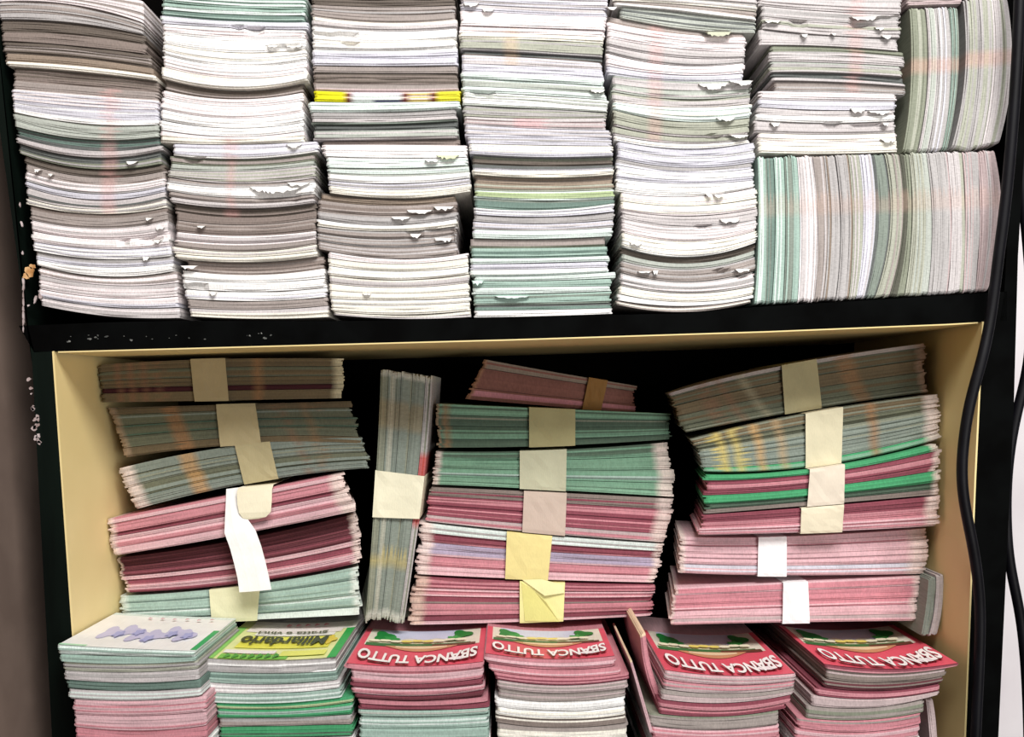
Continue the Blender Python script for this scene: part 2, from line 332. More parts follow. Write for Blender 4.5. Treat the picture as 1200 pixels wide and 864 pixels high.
C4 = [((-14, -10, -8), 540, 712, 'X', .6, 'L'), ((3, 8, 11), 540, 711, 'L', .9, 'X'), ((11, 16, 19), 539, 710, 'WP', .3, 'W'), ((29, 32, 35), 538, 708, 'G', 1.3, 'WP'), ((37, 39, 42), 538, 708, 'X', .9, 'C'), ((44, 46, 50), 539, 707, 'OL', 1.2, 'G'), ((57, 61, 66), 541, 707, 'K', 3.4, 'TD'), ((63, 67, 73), 541, 706, 'X', 1.0, 'L'),
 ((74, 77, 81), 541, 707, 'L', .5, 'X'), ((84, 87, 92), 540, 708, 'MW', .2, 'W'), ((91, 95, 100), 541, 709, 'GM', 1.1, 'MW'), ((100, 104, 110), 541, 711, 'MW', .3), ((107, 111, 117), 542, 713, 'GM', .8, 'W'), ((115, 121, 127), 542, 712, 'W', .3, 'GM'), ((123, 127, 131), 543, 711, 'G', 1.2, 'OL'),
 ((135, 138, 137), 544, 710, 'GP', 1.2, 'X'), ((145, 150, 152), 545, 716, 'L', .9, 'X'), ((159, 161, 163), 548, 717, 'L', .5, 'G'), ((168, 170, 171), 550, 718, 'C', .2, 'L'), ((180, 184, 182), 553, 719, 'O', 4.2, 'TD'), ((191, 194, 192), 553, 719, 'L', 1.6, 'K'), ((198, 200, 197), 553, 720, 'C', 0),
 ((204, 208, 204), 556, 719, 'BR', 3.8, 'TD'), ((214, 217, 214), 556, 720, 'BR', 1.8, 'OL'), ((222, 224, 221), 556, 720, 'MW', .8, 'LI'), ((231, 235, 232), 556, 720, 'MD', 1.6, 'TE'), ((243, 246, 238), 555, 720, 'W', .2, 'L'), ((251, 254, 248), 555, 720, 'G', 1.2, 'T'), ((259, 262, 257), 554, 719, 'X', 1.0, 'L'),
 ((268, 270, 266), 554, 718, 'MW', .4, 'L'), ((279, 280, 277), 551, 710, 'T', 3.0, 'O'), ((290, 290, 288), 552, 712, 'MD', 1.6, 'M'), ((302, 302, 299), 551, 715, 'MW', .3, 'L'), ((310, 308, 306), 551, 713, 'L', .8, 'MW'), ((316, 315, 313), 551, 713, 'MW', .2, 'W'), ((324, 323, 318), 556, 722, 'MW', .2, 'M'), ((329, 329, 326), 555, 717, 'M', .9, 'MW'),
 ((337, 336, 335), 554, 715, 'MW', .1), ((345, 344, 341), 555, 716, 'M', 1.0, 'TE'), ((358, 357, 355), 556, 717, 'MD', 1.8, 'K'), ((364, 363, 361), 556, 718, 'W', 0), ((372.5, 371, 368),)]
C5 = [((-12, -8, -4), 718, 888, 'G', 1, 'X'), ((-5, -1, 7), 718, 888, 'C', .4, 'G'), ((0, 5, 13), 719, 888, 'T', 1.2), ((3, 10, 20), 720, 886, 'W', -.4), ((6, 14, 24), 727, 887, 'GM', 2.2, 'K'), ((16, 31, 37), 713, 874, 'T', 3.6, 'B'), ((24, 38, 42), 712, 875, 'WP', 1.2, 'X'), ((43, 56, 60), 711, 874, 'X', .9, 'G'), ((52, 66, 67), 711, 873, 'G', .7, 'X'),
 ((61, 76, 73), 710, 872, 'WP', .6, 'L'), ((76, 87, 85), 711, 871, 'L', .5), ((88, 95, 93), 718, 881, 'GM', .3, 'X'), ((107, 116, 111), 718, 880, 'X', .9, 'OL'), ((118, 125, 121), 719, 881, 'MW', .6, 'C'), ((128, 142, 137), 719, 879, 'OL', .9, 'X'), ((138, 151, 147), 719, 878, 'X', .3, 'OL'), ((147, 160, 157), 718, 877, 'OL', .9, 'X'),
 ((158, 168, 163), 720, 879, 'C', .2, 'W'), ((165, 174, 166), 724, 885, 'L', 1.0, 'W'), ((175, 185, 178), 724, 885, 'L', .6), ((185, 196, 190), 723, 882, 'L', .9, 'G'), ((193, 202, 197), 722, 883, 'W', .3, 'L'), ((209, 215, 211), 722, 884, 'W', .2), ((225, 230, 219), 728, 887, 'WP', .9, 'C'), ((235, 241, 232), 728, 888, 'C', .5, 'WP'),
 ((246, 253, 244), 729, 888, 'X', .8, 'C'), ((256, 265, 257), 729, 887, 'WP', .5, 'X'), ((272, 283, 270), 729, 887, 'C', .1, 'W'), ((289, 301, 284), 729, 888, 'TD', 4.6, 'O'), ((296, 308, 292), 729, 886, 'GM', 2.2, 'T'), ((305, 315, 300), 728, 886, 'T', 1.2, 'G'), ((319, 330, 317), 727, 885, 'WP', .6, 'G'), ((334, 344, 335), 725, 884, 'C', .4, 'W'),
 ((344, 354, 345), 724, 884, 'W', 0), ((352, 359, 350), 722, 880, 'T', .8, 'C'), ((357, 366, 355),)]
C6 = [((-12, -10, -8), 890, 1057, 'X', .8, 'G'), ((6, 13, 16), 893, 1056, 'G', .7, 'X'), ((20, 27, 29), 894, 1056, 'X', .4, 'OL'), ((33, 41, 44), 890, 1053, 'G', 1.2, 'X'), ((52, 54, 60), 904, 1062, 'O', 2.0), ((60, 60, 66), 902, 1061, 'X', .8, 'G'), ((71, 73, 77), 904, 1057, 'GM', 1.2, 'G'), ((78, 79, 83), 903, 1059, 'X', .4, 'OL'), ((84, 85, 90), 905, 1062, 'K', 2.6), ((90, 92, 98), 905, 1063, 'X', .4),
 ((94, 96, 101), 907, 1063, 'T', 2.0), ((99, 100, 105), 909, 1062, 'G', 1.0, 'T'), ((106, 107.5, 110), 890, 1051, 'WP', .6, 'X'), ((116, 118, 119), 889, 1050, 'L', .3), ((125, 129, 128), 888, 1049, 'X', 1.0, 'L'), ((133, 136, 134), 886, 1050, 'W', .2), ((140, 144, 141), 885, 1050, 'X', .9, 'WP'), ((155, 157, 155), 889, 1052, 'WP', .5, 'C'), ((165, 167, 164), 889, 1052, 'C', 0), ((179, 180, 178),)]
STACKNAME = ['leftmost upper stack', 'second upper stack from left', 'third upper stack from left', 'fourth upper stack from left',
             'fifth upper stack from left', 'short upper stack at right']
PINKMARK = (232, 170, 165)
ALLP = []
def build_stack(data, Y, depth, where, group, seed, marks=(), kind='ticket_pack', above='', **kw):
    n = len(data)-1; out = []
    for i in range(n):
        d, nx = data[i], data[i+1]
        t, xl_, xr_, key, rec = d[:5]; alt = d[5] if len(d) > 5 else None
        b = nx[0]
        xm = (xl_+xr_)/2; w_ = xr_-xl_
        A = qcurve([(xl_, t[0]), (xm, t[1]), (xr_, t[2])])
        # bottom boundary follows the next pack's top
        if len(nx) > 1 and abs(nx[1]-xl_)+abs(nx[2]-xr_) > 2:
            n0, n2 = nx[1], nx[2]; n1 = (n0+n2)/2
            def yq(x): return b[0]*(x-n1)*(x-n2)/((n0-n1)*(n0-n2)) + b[1]*(x-n0)*(x-n2)/((n1-n0)*(n1-n2)) + b[2]*(x-n0)*(x-n1)/((n2-n0)*(n2-n1))
            yb = [max(yq(x)-.15, ty+2) for x, ty in ((xl_, t[0]), (xm, t[1]), (xr_, t[2]))]
        else: yb = [v-.15 for v in b]
        B = qcurve([(xl_+.3, yb[0]), (xm, yb[1]), (xr_-.3, yb[2])])
        mk = []
        for (mx0, mx1, y0, y1, mc, st) in marks:
            if y0 <= t[1] <= y1: mk.append(((mx0-xl_)/w_, (mx1-xl_)/w_, mc, st))
        if key == 'YEL':
            cf0 = colfn('C', .05)
            def cf(u, a, k, cf0=cf0):
                if u < .19: return lin((236, 230, 30))
                if u > .86: return lin((232, 224, 60))
                if .21 < u < .25 or .60 < u < .64 or .79 < u < .82: return lin((120, 60, 50)) if k % 3 else lin((230, 200, 190))
                if .64 <= u <= .79: return lin((222, 196, 120)) if k % 2 else lin((240, 225, 215))
                if k < 2: return lin((238, 232, 240))
                q = math.sin(u*140+k*2)
                return lin((90, 95, 120)) if q > .45 and k > 3 else lin((228, 236, 232))
            lab = 'ticket pack with bright yellow ends, %s in %s' % (place_word(i, n), where)
        else:
            cf = colfn(key, .07, mk, None, alt)
            lab = '%s ticket pack, %s in %s' % (NAMES[key], place_word(i, n), where)
        o = pack(kind, A, B, Y, depth, cf, PH, recess=rec/1000, **kw)
        tag(o, lab, 'ticket pack', group)
        out.append(o); ALLP.append((o, xl_, xr_, min(t), max(b), Y))
    return out
marks_all = [
 [(120, 136, 100, 250, PINKMARK, .28)], [(265, 275, 160, 250, PINKMARK, .3)], [], [(594, 606, 20, 75, (236, 200, 160), .3), (604, 640, 136, 149, (230, 170, 175), .4)],
 [(760, 776, 20, 165, PINKMARK, .25)], [(995, 1010, -20, 105, PINKMARK, .25)]]
for i, D in enumerate((C1, C2, C3, C4, C5, C6)):
    grp = 'ticket packs in the ' + STACKNAME[i]
    build_stack(D, YF, 0.19, STACKNAME[i], grp, i, marks_all[i])
# torn flaps of paper that curl out of the front
def flap(px, py, w_, h, jag=4, col=(246, 244, 240)):
    host = None
    for (o, x0, x1, y0, y1, Y) in ALLP:
        if x0-2 <= px <= x1+2 and y0 <= py <= y1 and (host is None or abs((y0+y1)/2-py) < host[1]): host = (o, abs((y0+y1)/2-py), Y)
    if host is None: return
    r = random.Random(px*7+py); n = max(6, int(w_/2.2)); V = []; F = []
    for i in range(n+1):
        t = i/n; x = px + (t-.5)*w_
        prof = math.sin(PI*min(1, max(0, t)))**.6
        hh = h*prof*(.45+.55*r.random()) + .4
        a = at(x, py-h*.3, host[2]); a.y -= .0004
        b = at(x, py-h*.3+hh*.5, host[2]); b.y -= .0016
        c = at(x + r.uniform(-.5, .5), py-h*.3+hh, host[2]); c.y -= .0024*prof+.0005
        d_ = a + Vector((0, .0022, 0)); V += [a, b, c, d_]
        if i:
            k = 4*i; F += [[k-4, k, k+1, k-3], [k-3, k+1, k+2, k-2], [k-1, k+3, k, k-4]]
    link_mesh('torn_flap', V, F, BANDM, host[0], [lin(col)]*len(V))['label'] = 'torn paper flap'
for f in [(155, 191, 14, 6), (45, 200, 8, 5), (60, 205, 6, 4), (175, 257, 8, 5), (188, 268, 10, 4), (185, 283, 9, 5), (172, 303, 9, 5), (323, 222, 60, 9), (350, 216, 26, 6), (345, 55, 20, 4), (236, 266, 10, 4),
          (345, 171, 18, 5), (525, 184, 26, 6, 4, (214, 224, 180)), (506, 189, 16, 4), (492, 248, 30, 6), (520, 244, 24, 6), (470, 256, 22, 5), (520, 281, 22, 7), (487, 276, 14, 6), (552, 6, 18, 7), (572, 13, 14, 6), (700, 107, 18, 5),
          (835, 101, 34, 8), (868, 97, 28, 7), (850, 140, 22, 5), (866, 160, 22, 5), (842, 40, 30, 8, 4, (190, 192, 170)), (830, 229, 8, 5), (842, 230, 12, 5), (855, 259, 24, 6), (745, 286, 14, 4), (755, 319, 16, 3), (768, 319, 7, 6), (870, 317, 18, 5),
          (905, 26, 20, 5), (942, 42, 8, 5), (976, 41, 6, 4), (1012, 22, 30, 7), (1030, 34, 12, 5), (1038, 44, 12, 6), (1005, 130, 18, 8), (1030, 132, 26, 6), (908, 146, 12, 6), (1040, 165, 18, 5), (1037, 146, 8, 6), (222, 313, 20, 5), (250, 344, 8, 4),
          (560, 331, 14, 6, 4, (210, 232, 224)), (600, 348, 40, 3, 4, (225, 240, 235)), (430, 345, 10, 3), (320, 55, 14, 4), (717, 10, 12, 5)]:
    flap(*f)

# upright packs on the upper shelf at right
def build_upright(bounds, keys, Y, depth, where, group, mark=None, **kw):
    n = len(keys)
    for i in range(n):
        lft, rgt = bounds[i][1], bounds[i+1][0]
        A = qcurve(lft); B = qcurve(rgt); key = keys[i]; alt = None
        if isinstance(key, tuple): key, alt, rec = key
        else: rec = .4
        cf = colfn(key, .09, mark or (), None, alt)
        o = pack('ticket_pack', A, B, Y, depth, cf, PV, recess=rec/1000, **kw)
        tag(o, '%s upright ticket pack, %s in %s' % (NAMES[key], place_word(i, n, ('left', 'right')), where), 'ticket pack', group)
def B3(x0, x1, x2, y0, y2): return [(x0, y0), (x1, (y0+y2)/2), (x2, y2)]
def same(c): return (c, c)
bb = [same(B3(1066, 1068, 1058, 9, 178)), same(B3(1085, 1088, 1076, 8, 178)), same(B3(1096, 1099, 1088, 8, 177)), same(B3(1112, 1115, 1104, 8, 176))]
bb += [(B3(1123, 1124, 1111, 8, 175), B3(1129, 1131, 1115, 0, 173)), same(B3(1145, 1147, 1134, -3, 176)), same(B3(1162, 1164, 1151, -3, 172)), (B3(1181, 1187, 1172, -3, 168),)*2]
build_upright(bb, [('O', 'OL', .9), ('GM', 'X', .3), ('G', 'L', .5), ('TE', 'M', 1.1), ('OL', 'G', .1), ('G', 'OL', .4), ('X', 'OL', .2)], YF, .19,
              'short upright row, upper right', 'upright ticket packs at the upper right', [(.36, .46, (214, 168, 152), .42)], gap=.9, sheets=9)
xs = [(888, 889, 884), (897, 899, 897), (907, 909, 905), (919, 921, 918), (934, 938, 935), (950, 957, 953), (966, 971, 965), (979, 986, 980), (994, 1000, 995), (1007, 1012, 1004), (1021, 1026, 1013),
      (1037, 1044, 1026), (1054, 1059, 1043), (1066, 1070, 1061), (1086, 1093, 1088), (1110, 1116, 1111), (1128, 1132, 1129), (1146, 1149, 1144), (1166, 1174, 1158)]
def topy(x): return 184 - (x-888)*.028
def boty(x): return 356.3 - (x-888)*.056
bb = [same(B3(a, b, c, topy(a), boty(c))) for a, b, c in xs]
build_upright(bb, [('MW', 'M', .1), ('MD', 'TE', 1.4), ('M', 'MW', .5), ('M', 'TE', .3), ('X', 'WP', .1), ('T', 'X', .5), ('G', 'BR', .8), ('G', 'BR', .4), ('X', 'OL', .3), ('L', 'X', .1), ('TE', 'K', 1.0),
                   ('OL', 'T', .7), ('O', 'OD', 1.8), ('OL', 'GM', .8), ('G', 'GP', .3), ('X', 'OL', .5), ('G', 'GP', .3), ('GP', 'X', .2)], YF, .19,
              'long upright row under short stack', 'upright ticket packs on the shelf at right', [(.28, .40, (216, 176, 156), .2)], gap=.7)
D = [((-14, -14, -14), 1064, 1128, 'GP', .4, 'T'), ((6, 5, 4),)]
o = build_stack(D, YF, .15, 'x', None, 9)[0]
o['label'] = 'pinkish ticket pack lying on top of the short upright row'
for i, (x, y, ww, hh) in enumerate([(997, 192, 4, 26), (1102, 188, 5, 22), (1095, 184, 4, 14), (931, 312, 4, 16)]):
    pass

# ------------------------------------------------------------------ banded bundles
def usolve(C, val, ax):
    lo, hi = 0.0, 1.0
    for _ in range(30):
        m_ = (lo+hi)/2
        if (C(m_).x if ax == 0 else C(m_).y) < val: lo = m_
        else: hi = m_
    return (lo+hi)/2
def sleeve(name, A, B, band, Y, depth, col, parent, wob=.0003, lift=.0019):
    """paper band wrapped round a bundle; band = start and end on the top edge, then on the bottom edge, in pixels"""
    ax = 0 if abs(A(1).x-A(0).x) > abs(A(1).y-A(0).y) else 1
    ua0, ua1, ub0, ub1 = usolve(A, band[0], ax), usolve(A, band[1], ax), usolve(B, band[2], ax), usolve(B, band[3], ax)
    nu = 6; V = []; F = []; r = random.Random(int(A(.4).x*9+A(.4).y)); rings = []
    for i in range(nu+1):
        t = i/nu; ring = []
        def P(a, dy, ex=0):
            pa = A(ua0+(ua1-ua0)*t); pb = B(ub0+(ub1-ub0)*t)
            p = pa.lerp(pb, a); q = (pb-pa).normalized()*ex; p = p+q
            v = at(p.x, p.y, Y); v.y += dy; return v
        for a, ex in ((0, -.3), (.08, -.1), (.25, 0), (.5, 0), (.75, 0), (.92, .1), (1, .3)):
            ring.append(P(a, -lift - r.uniform(0, wob)*(2 if 0 < a < 1 else 0), ex))
        ring.append(P(1, depth*.5, .3)); ring.append(P(1, depth+.001, .3)); ring.append(P(0, depth+.001, -.3)); ring.append(P(0, depth*.5, -.3))
        rings.append(len(V)); V += ring
    n = 11
    for i in range(nu):
        for j in range(n):
            k = (j+1) % n
            F.append([rings[i]+j, rings[i]+k, rings[i+1]+k, rings[i+1]+j])
    o = link_mesh(name, V, F, BANDM, parent, [lin(col)]*len(V))
    for p in o.data.polygons: p.use_smooth = False
    md = o.modifiers.new('paper', 'SOLIDIFY'); md.thickness = .0002; md.offset = 1
    return o
def bundle(top, bot, subs, band, Y=YB, depth=.10, marks=(), tips=None, label='', group=None, bandcol=(214, 208, 178), mat=None, skew=0, rough=.0004, endj=.9, bandlabel=None):
    A, B = qcurve(top), qcurve(bot)
    p0 = B(.5); base = at(p0.x, p0.y, Y); base.y += depth/2
    rt = root('ticket_bundle', base, label, 'ticket bundle', group)
    tot = sum(s[0] for s in subs); acc = 0
    for s in subs:
        h, key = s[0], s[1]; rec = s[2] if len(s) > 2 else 0; alt = s[3] if len(s) > 3 else None
        a0, a1 = acc/tot, (acc+h)/tot; acc += h
        jl, jr = random.uniform(-.002, .012), random.uniform(-.002, .012)
        def mk(a, jl=jl, jr=jr):
            return lambda u: A(jl+(1-jl-jr)*u).lerp(B(jl+(1-jl-jr)*u), a)
        cf = colfn(key, .12, s[4] if len(s) > 4 else marks, tips, alt)
        pack('ticket_pack', mk(a0), mk(a1), Y, depth, cf, mat or PH, recess=rec/1000, rough=rough, endj=endj, parent=rt, n=30, gap=.5, backl=.012 if at(*A(.5), Y).x > .1 else 0, backr=-.018 if at(*A(.5), Y).x < -.1 else -.008)
    if band:
        o = sleeve('paper_band', A, B, band, Y, depth, bandcol, rt)
        if bandlabel: o['label'] = bandlabel
    return rt, A, B
GL = 'banded ticket bundles piled at the left of the compartment'
GMi = 'banded ticket bundles piled in the middle of the compartment'
GRt = 'banded ticket bundles piled at the right of the compartment'
OR = (170, 124, 84); BRN = (150, 108, 84); YE = (206, 186, 110)
TIPW = (232, 214, 206); TIPO = (170, 146, 122)
bundle([(114, 428), (240, 421), (404, 420)], [(118, 472), (240, 470), (400, 467)], [(10, 'OB', .6), (12, 'OG', .2, 'OB'), (10, 'OB', .4), (6, 'MX', 3, 'OB'), (12, 'OB', .8)], (224, 265, 229, 269),
       marks=[(.08, .12, BRN, .6), (.15, .19, BRN, .6), (.22, .25, BRN, .5), (.29, .32, BRN, .4), (.69, .73, OR, .6)], tips=(0, .03, (214, 204, 170)),
       Y=.767, label='olive brown banded ticket bundle topmost in left pile, right under the shelf', group=GL, bandcol=(176, 160, 124))
bundle([(125, 478), (270, 474), (411, 470)], [(144, 537), (290, 521), (424, 522)], [(8, 'OB', .2), (12, 'OG', .5, 'TE'), (12, 'OG', 1.6, 'GD'), (12, 'OG', .8), (10, 'OB', .4, 'OG')], (254, 300, 259, 307),
       marks=[(.225, .275, OR, .65), (.68, .71, BRN, .35), (.78, .81, OR, .3), (.84, .86, OR, .3)], tips=(.04, 0, TIPO),
       Y=0.776, label='grey-green banded ticket bundle with orange mark, second from top in left pile', group=GL, bandcol=(186, 172, 134))
bundle([(135, 550), (280, 522), (424, 513)], [(160, 597), (300, 565), (434, 549)], [(10, 'TE', .2), (12, 'O', .8, 'TE'), (12, 'OG', .9, 'TE'), (12, 'TE', .3)], (276, 317, 287, 327), marks=[(.25, .31, (206, 156, 96), .6), (.72, .74, BRN, .4), (.80, .83, OR, .3)], tips=(.055, 0, TIPW),
       Y=0.776, label='teal grey banded ticket bundle with white left ends, third in left pile', group=GL, bandcol=(182, 170, 132), skew=.02)
r4, A4, B4 = bundle([(123, 609), (262, 582), (400, 555)], [(131, 652), (268, 629), (418, 599)], [(7, 'PL', .0, 'P'), (12, 'P', .5, 'PL'), (5, 'PD', 1.8), (14, 'PL', .2, 'P'), (10, 'PL', .4)], None, tips=(0.02, .045, TIPW), endj=1.3,
       label='pink ticket bundle tilted in left pile with white band hanging down', group=GL)
V = []; F = []
for i, (xl_, xr_, yy, dy) in enumerate([(281, 321, 570, .10), (281, 321, 571, .05), (280, 321, 572, -.001), (280, 321, 577, -.006), (281, 321, 590, -.0068), (283, 320, 600, -.007), (287, 314, 606, -.0062), (292, 305, 608, -.0055)]):
    for k in range(5):
        t = k/4; v = at(xl_+(xr_-xl_)*t, yy-4*t*(1 if i < 5 else .3), YB); v.y += dy; V.append(v)
    if i:
        for k in range(4): F.append([5*i+k-5, 5*i+k-4, 5*i+k+1, 5*i+k])
o = link_mesh('paper_band', V, F, BANDM, r4, [lin((240, 232, 206))]*len(V)); o['label'] = 'cream wrap over the top of the bundle'
md = o.modifiers.new('paper', 'SOLIDIFY'); md.thickness = .0003
# loose white tail of the band, hanging in front of the bundle below
V = []; F = []
for i, (cx_, cy_, hw, dy) in enumerate([(276, 572, 11, .001), (275, 590, 9, -.003), (278, 606, 12, -.005), (284, 622, 18, -.0065), (291, 640, 18, -.0075), (296, 658, 18, -.008), (300, 674, 18, -.0085), (303, 690, 18.5, -.0095)]):
    for sgn in (-1, -.33, .33, 1):
        v = at(cx_+sgn*hw, cy_-sgn*1.5, YB); v.y += dy - .0012*(1-abs(sgn)); V.append(v)
    if i:
        for j in range(3): k = 4*i+j; F.append([k-4, k-3, k+1, k])
o = link_mesh('band_tail', V, F, BANDM, r4, [lin((250, 249, 248))]*len(V)); o['label'] = 'white hanging tail of the band'
md = o.modifiers.new('paper', 'SOLIDIFY'); md.thickness = .0003
bundle([(133, 655), (275, 634), (418, 602)], [(146, 695), (290, 683), (424, 659)], [(16, 'MX', 2.6, 'MA'), (6, 'PD', 1.4, 'MA'), (4, 'PL', .2), (5, 'PD', 1.2), (5, 'P', .3, 'PL'), (5, 'PL', 0, 'PD')], None, endj=1.3, tips=(.01, .02, TIPW),
       Y=0.777, label='dark maroon ticket bundle under the tilted pink bundle in left pile', group=GL)
bundle([(139, 699), (285, 687), (420, 664)], [(144, 733), (290, 727), (423, 721)], [(8, 'M', 1.0, 'MD'), (10, 'M', .4), (8, 'M', .6, 'MW'), (5, 'MW', 0)], (246, 306, 249, 302), tips=(.02, .03, (216, 224, 216)), endj=1.3,
       Y=0.777, label='mint green banded ticket bundle at the bottom of left pile', group=GL, bandcol=(222, 220, 184))
# bundle standing on end
bundle([(446, 431), (440, 560), (428, 728)], [(507, 441), (496, 570), (473, 734)], [(10, 'O', .4, 'TE'), (16, 'TE', 0, 'OL'), (14, 'TE', .7, 'O'), (16, 'TE', .2, 'OL'), (9, 'O', .2, 'G', [(.38, .66, (200, 52, 50), .75)])], (551, 606, 558, 608), mat=PV, marks=[(.16, .27, (176, 146, 96), .35), (.77, .82, YE, .5)], tips=(0.02, .02, (206, 206, 196)), endj=1.3,
       Y=0.775, label='teal grey ticket bundle standing on end between left and middle piles', bandcol=(234, 230, 204))
# red smear at its right edge
bundle([(568, 421), (650, 436), (745, 452)], [(546, 468), (640, 476), (745, 484)], [(6, 'RU', .2, 'BR'), (14, 'RU', .6), (8, 'RU', .3, 'P')], (690, 712, 682, 704), Y=.825, tips=(.04, 0, (176, 130, 100)), endj=1.3,
       label='rust brown ticket bundle lying far back on top of middle pile', group=GMi, bandcol=(150, 110, 60))
bundle([(511, 473), (645, 479), (786, 485)], [(511, 525), (645, 523), (787, 515)], [(10, 'GR', .4, 'GD'), (10, 'GD', .9, 'O'), (12, 'GD', .5, 'GR'), (8, 'GD', 1.0)], (620, 674, 620, 674), marks=[(.03, .05, OR, .6)], tips=(.015, 0, (190, 160, 130)),
       Y=0.79, label='dark green banded ticket bundle second from top in middle pile', group=GMi, bandcol=(172, 166, 122))
bundle([(508, 529), (640, 528), (786, 518)], [(507, 568), (640, 574), (793, 583)], [(10, 'GD', .9, 'GR'), (10, 'GR', .3), (10, 'GR', .6, 'M'), (10, 'GR', .1)], (609, 664, 609, 663), tips=(.02, .05, TIPW),
       Y=0.79, label='green banded ticket bundle with white rounded right ends in middle pile', group=GMi, bandcol=(196, 196, 168))
bundle([(503, 571), (640, 577), (793, 585)], [(498, 611), (635, 625), (778, 636)], [(8, 'PD', .9, 'B'), (8, 'P', .3, 'PD'), (10, 'PD', 1.2, 'P'), (6, 'GP', .2, 'P')], (614, 664, 612, 662), tips=(.0, .06, TIPW),
       Y=0.79, label='dusky pink banded ticket bundle below the green ones in middle pile', group=GMi, bandcol=(202, 184, 170))
bundle([(492, 612), (630, 627), (781, 638)], [(487, 673), (625, 679), (770, 683)], [(9, 'MW', 0, 'G'), (9, 'PD', .9, 'P'), (6, 'LV', .6), (6, 'LV', .2, 'PL'), (10, 'P', .3), (8, 'PL', 0, 'P')], (594, 647, 592, 642), tips=(.045, .025, TIPW), endj=1.3,
       Y=0.79, label='pink, mauve and pale mint bundle with yellowed band in middle pile', group=GMi, bandcol=(232, 218, 150), bandlabel='yellowed band')
r_, A_, B_ = bundle([(485, 675), (625, 682), (768, 685)], [(477, 733), (620, 729), (765, 722)], [(12, 'P', .6, 'PD'), (8, 'PL', .1, 'P'), (8, 'PD', 1.5, 'B'), (12, 'P', .4), (6, 'PD', .6, 'PL'), (4, 'PL', 0)], (609, 662, 609, 660), tips=(.05, .0, (222, 196, 180)), endj=1.3,
       Y=0.79, label='pink bundle with crumpled yellow band at the bottom of middle pile', group=GMi, bandcol=(236, 230, 160), bandlabel='crumpled yellow band')
# creases: folded triangles of the crumpled band
def tri(pts, col, par, name):
    V = [at(x, y, .79) + Vector((0, d-.0008, 0)) for x, y, d in pts]; n = len(V)
    V2 = [v + Vector((0, .0006, 0)) for v in V]
    o = link_mesh(name, V+V2, [list(range(n))] + [[i, n+i, n+(i+1) % n, (i+1) % n] for i in range(n)], BANDM, par, [lin(col)]*(2*n)); return o
tri([(612, 679, -.0022), (634, 678, -.003), (660, 685, -.0022), (661, 694, -.003), (638, 697, -.0045)], (240, 234, 176), r_, 'band_fold')
tri([(611, 682, -.0018), (626, 692, -.003), (640, 705, -.004), (655, 728, -.0022), (615, 727, -.0022)], (226, 220, 138), r_, 'band_fold')
bundle([(783, 461), (915, 429), (1086, 402)], [(801, 508), (950, 480), (1087, 460)], [(4, 'T', -.6), (12, 'OB', 2.0, 'OG'), (12, 'OB', .8), (12, 'OG', .3, 'OB'), (8, 'O', .2, 'OG')], (915, 956, 919, 962), marks=[(.13, .17, BRN, .4), (.21, .24, BRN, .4), (.31, .34, (176, 168, 140), .5), (.70, .76, OR, .5)], tips=(0, .035, (186, 156, 136)),
       Y=.765, label='olive banded ticket bundle topmost in right pile, tilted up to the right', group=GRt, bandcol=(176, 166, 128))
bundle([(812, 515), (950, 484), (1101, 462)], [(824, 553), (960, 546), (1104, 514)], [(10, 'O', .6, 'OB'), (6, 'OG', 1.4), (14, 'TE', .3, 'O'), (12, 'TE', .4), (6, 'GB', 0, 'GR')], (943, 987, 943, 985),
       marks=[(.075, .115, YE, .8), (.155, .195, YE, .7), (.25, .285, (204, 164, 110), .7), (.34, .37, (190, 160, 120), .6), (.715, .755, OR, .65)], tips=(0, .04, TIPW),
       Y=.752, label='grey-green banded ticket bundle with yellow marks, second in right pile', group=GRt, bandcol=(214, 206, 176))
bundle([(826, 557), (960, 549), (1104, 519)], [(826, 603), (960, 592), (1103, 580)], [(6, 'GB', .5, 'PD'), (5, 'PD', 1.2), (7, 'P', .3, 'PD'), (5, 'PD', 1), (10, 'GB', .1), (6, 'GD', 1.8), (5, 'B', 1.0)], (948, 989, 945, 988), tips=(.0, .035, TIPW), endj=1.3,
       Y=.744, label='ticket bundle striped pink and bright green in middle of right pile', group=GRt, bandcol=(226, 214, 196))
bundle([(824, 604), (960, 594), (1105, 581)], [(815, 628), (960, 624), (1098, 617)], [(7, 'PD', 1.0), (7, 'P', .3, 'PD'), (10, 'P', .1, 'PL')], (938, 988, 937, 986), tips=(.0, .05, TIPW), endj=1.3,
       Y=.744, label='thin pink ticket bundle below the pink and green one in right pile', group=GRt, bandcol=(226, 216, 190))
bundle([(796, 629), (920, 629), (1090, 619)], [(797, 672), (920, 675), (1086, 673)], [(10, 'PL', .2, 'P'), (12, 'PL', 0), (8, 'PL', .5, 'P'), (10, 'PL', .2, 'L')], (888, 921, 887, 921), tips=(.02, .045, TIPW),
       Y=.757, label='light pink ticket bundle with bright white band, second from bottom in right pile', group=GRt, bandcol=(252, 252, 252))
bundle([(790, 689), (920, 683), (1083, 675)], [(785, 733), (920, 730), (1077, 728)], [(8, 'P', .4, 'PL'), (10, 'P', .2), (6, 'PL', .1, 'P'), (14, 'PL', 0, 'GP')], (917, 946, 916, 948), tips=(.015, .03, TIPW), endj=1.3,
       Y=.757, label='light pink ticket bundle with white band at the bottom of right pile', group=GRt, bandcol=(252, 252, 252))
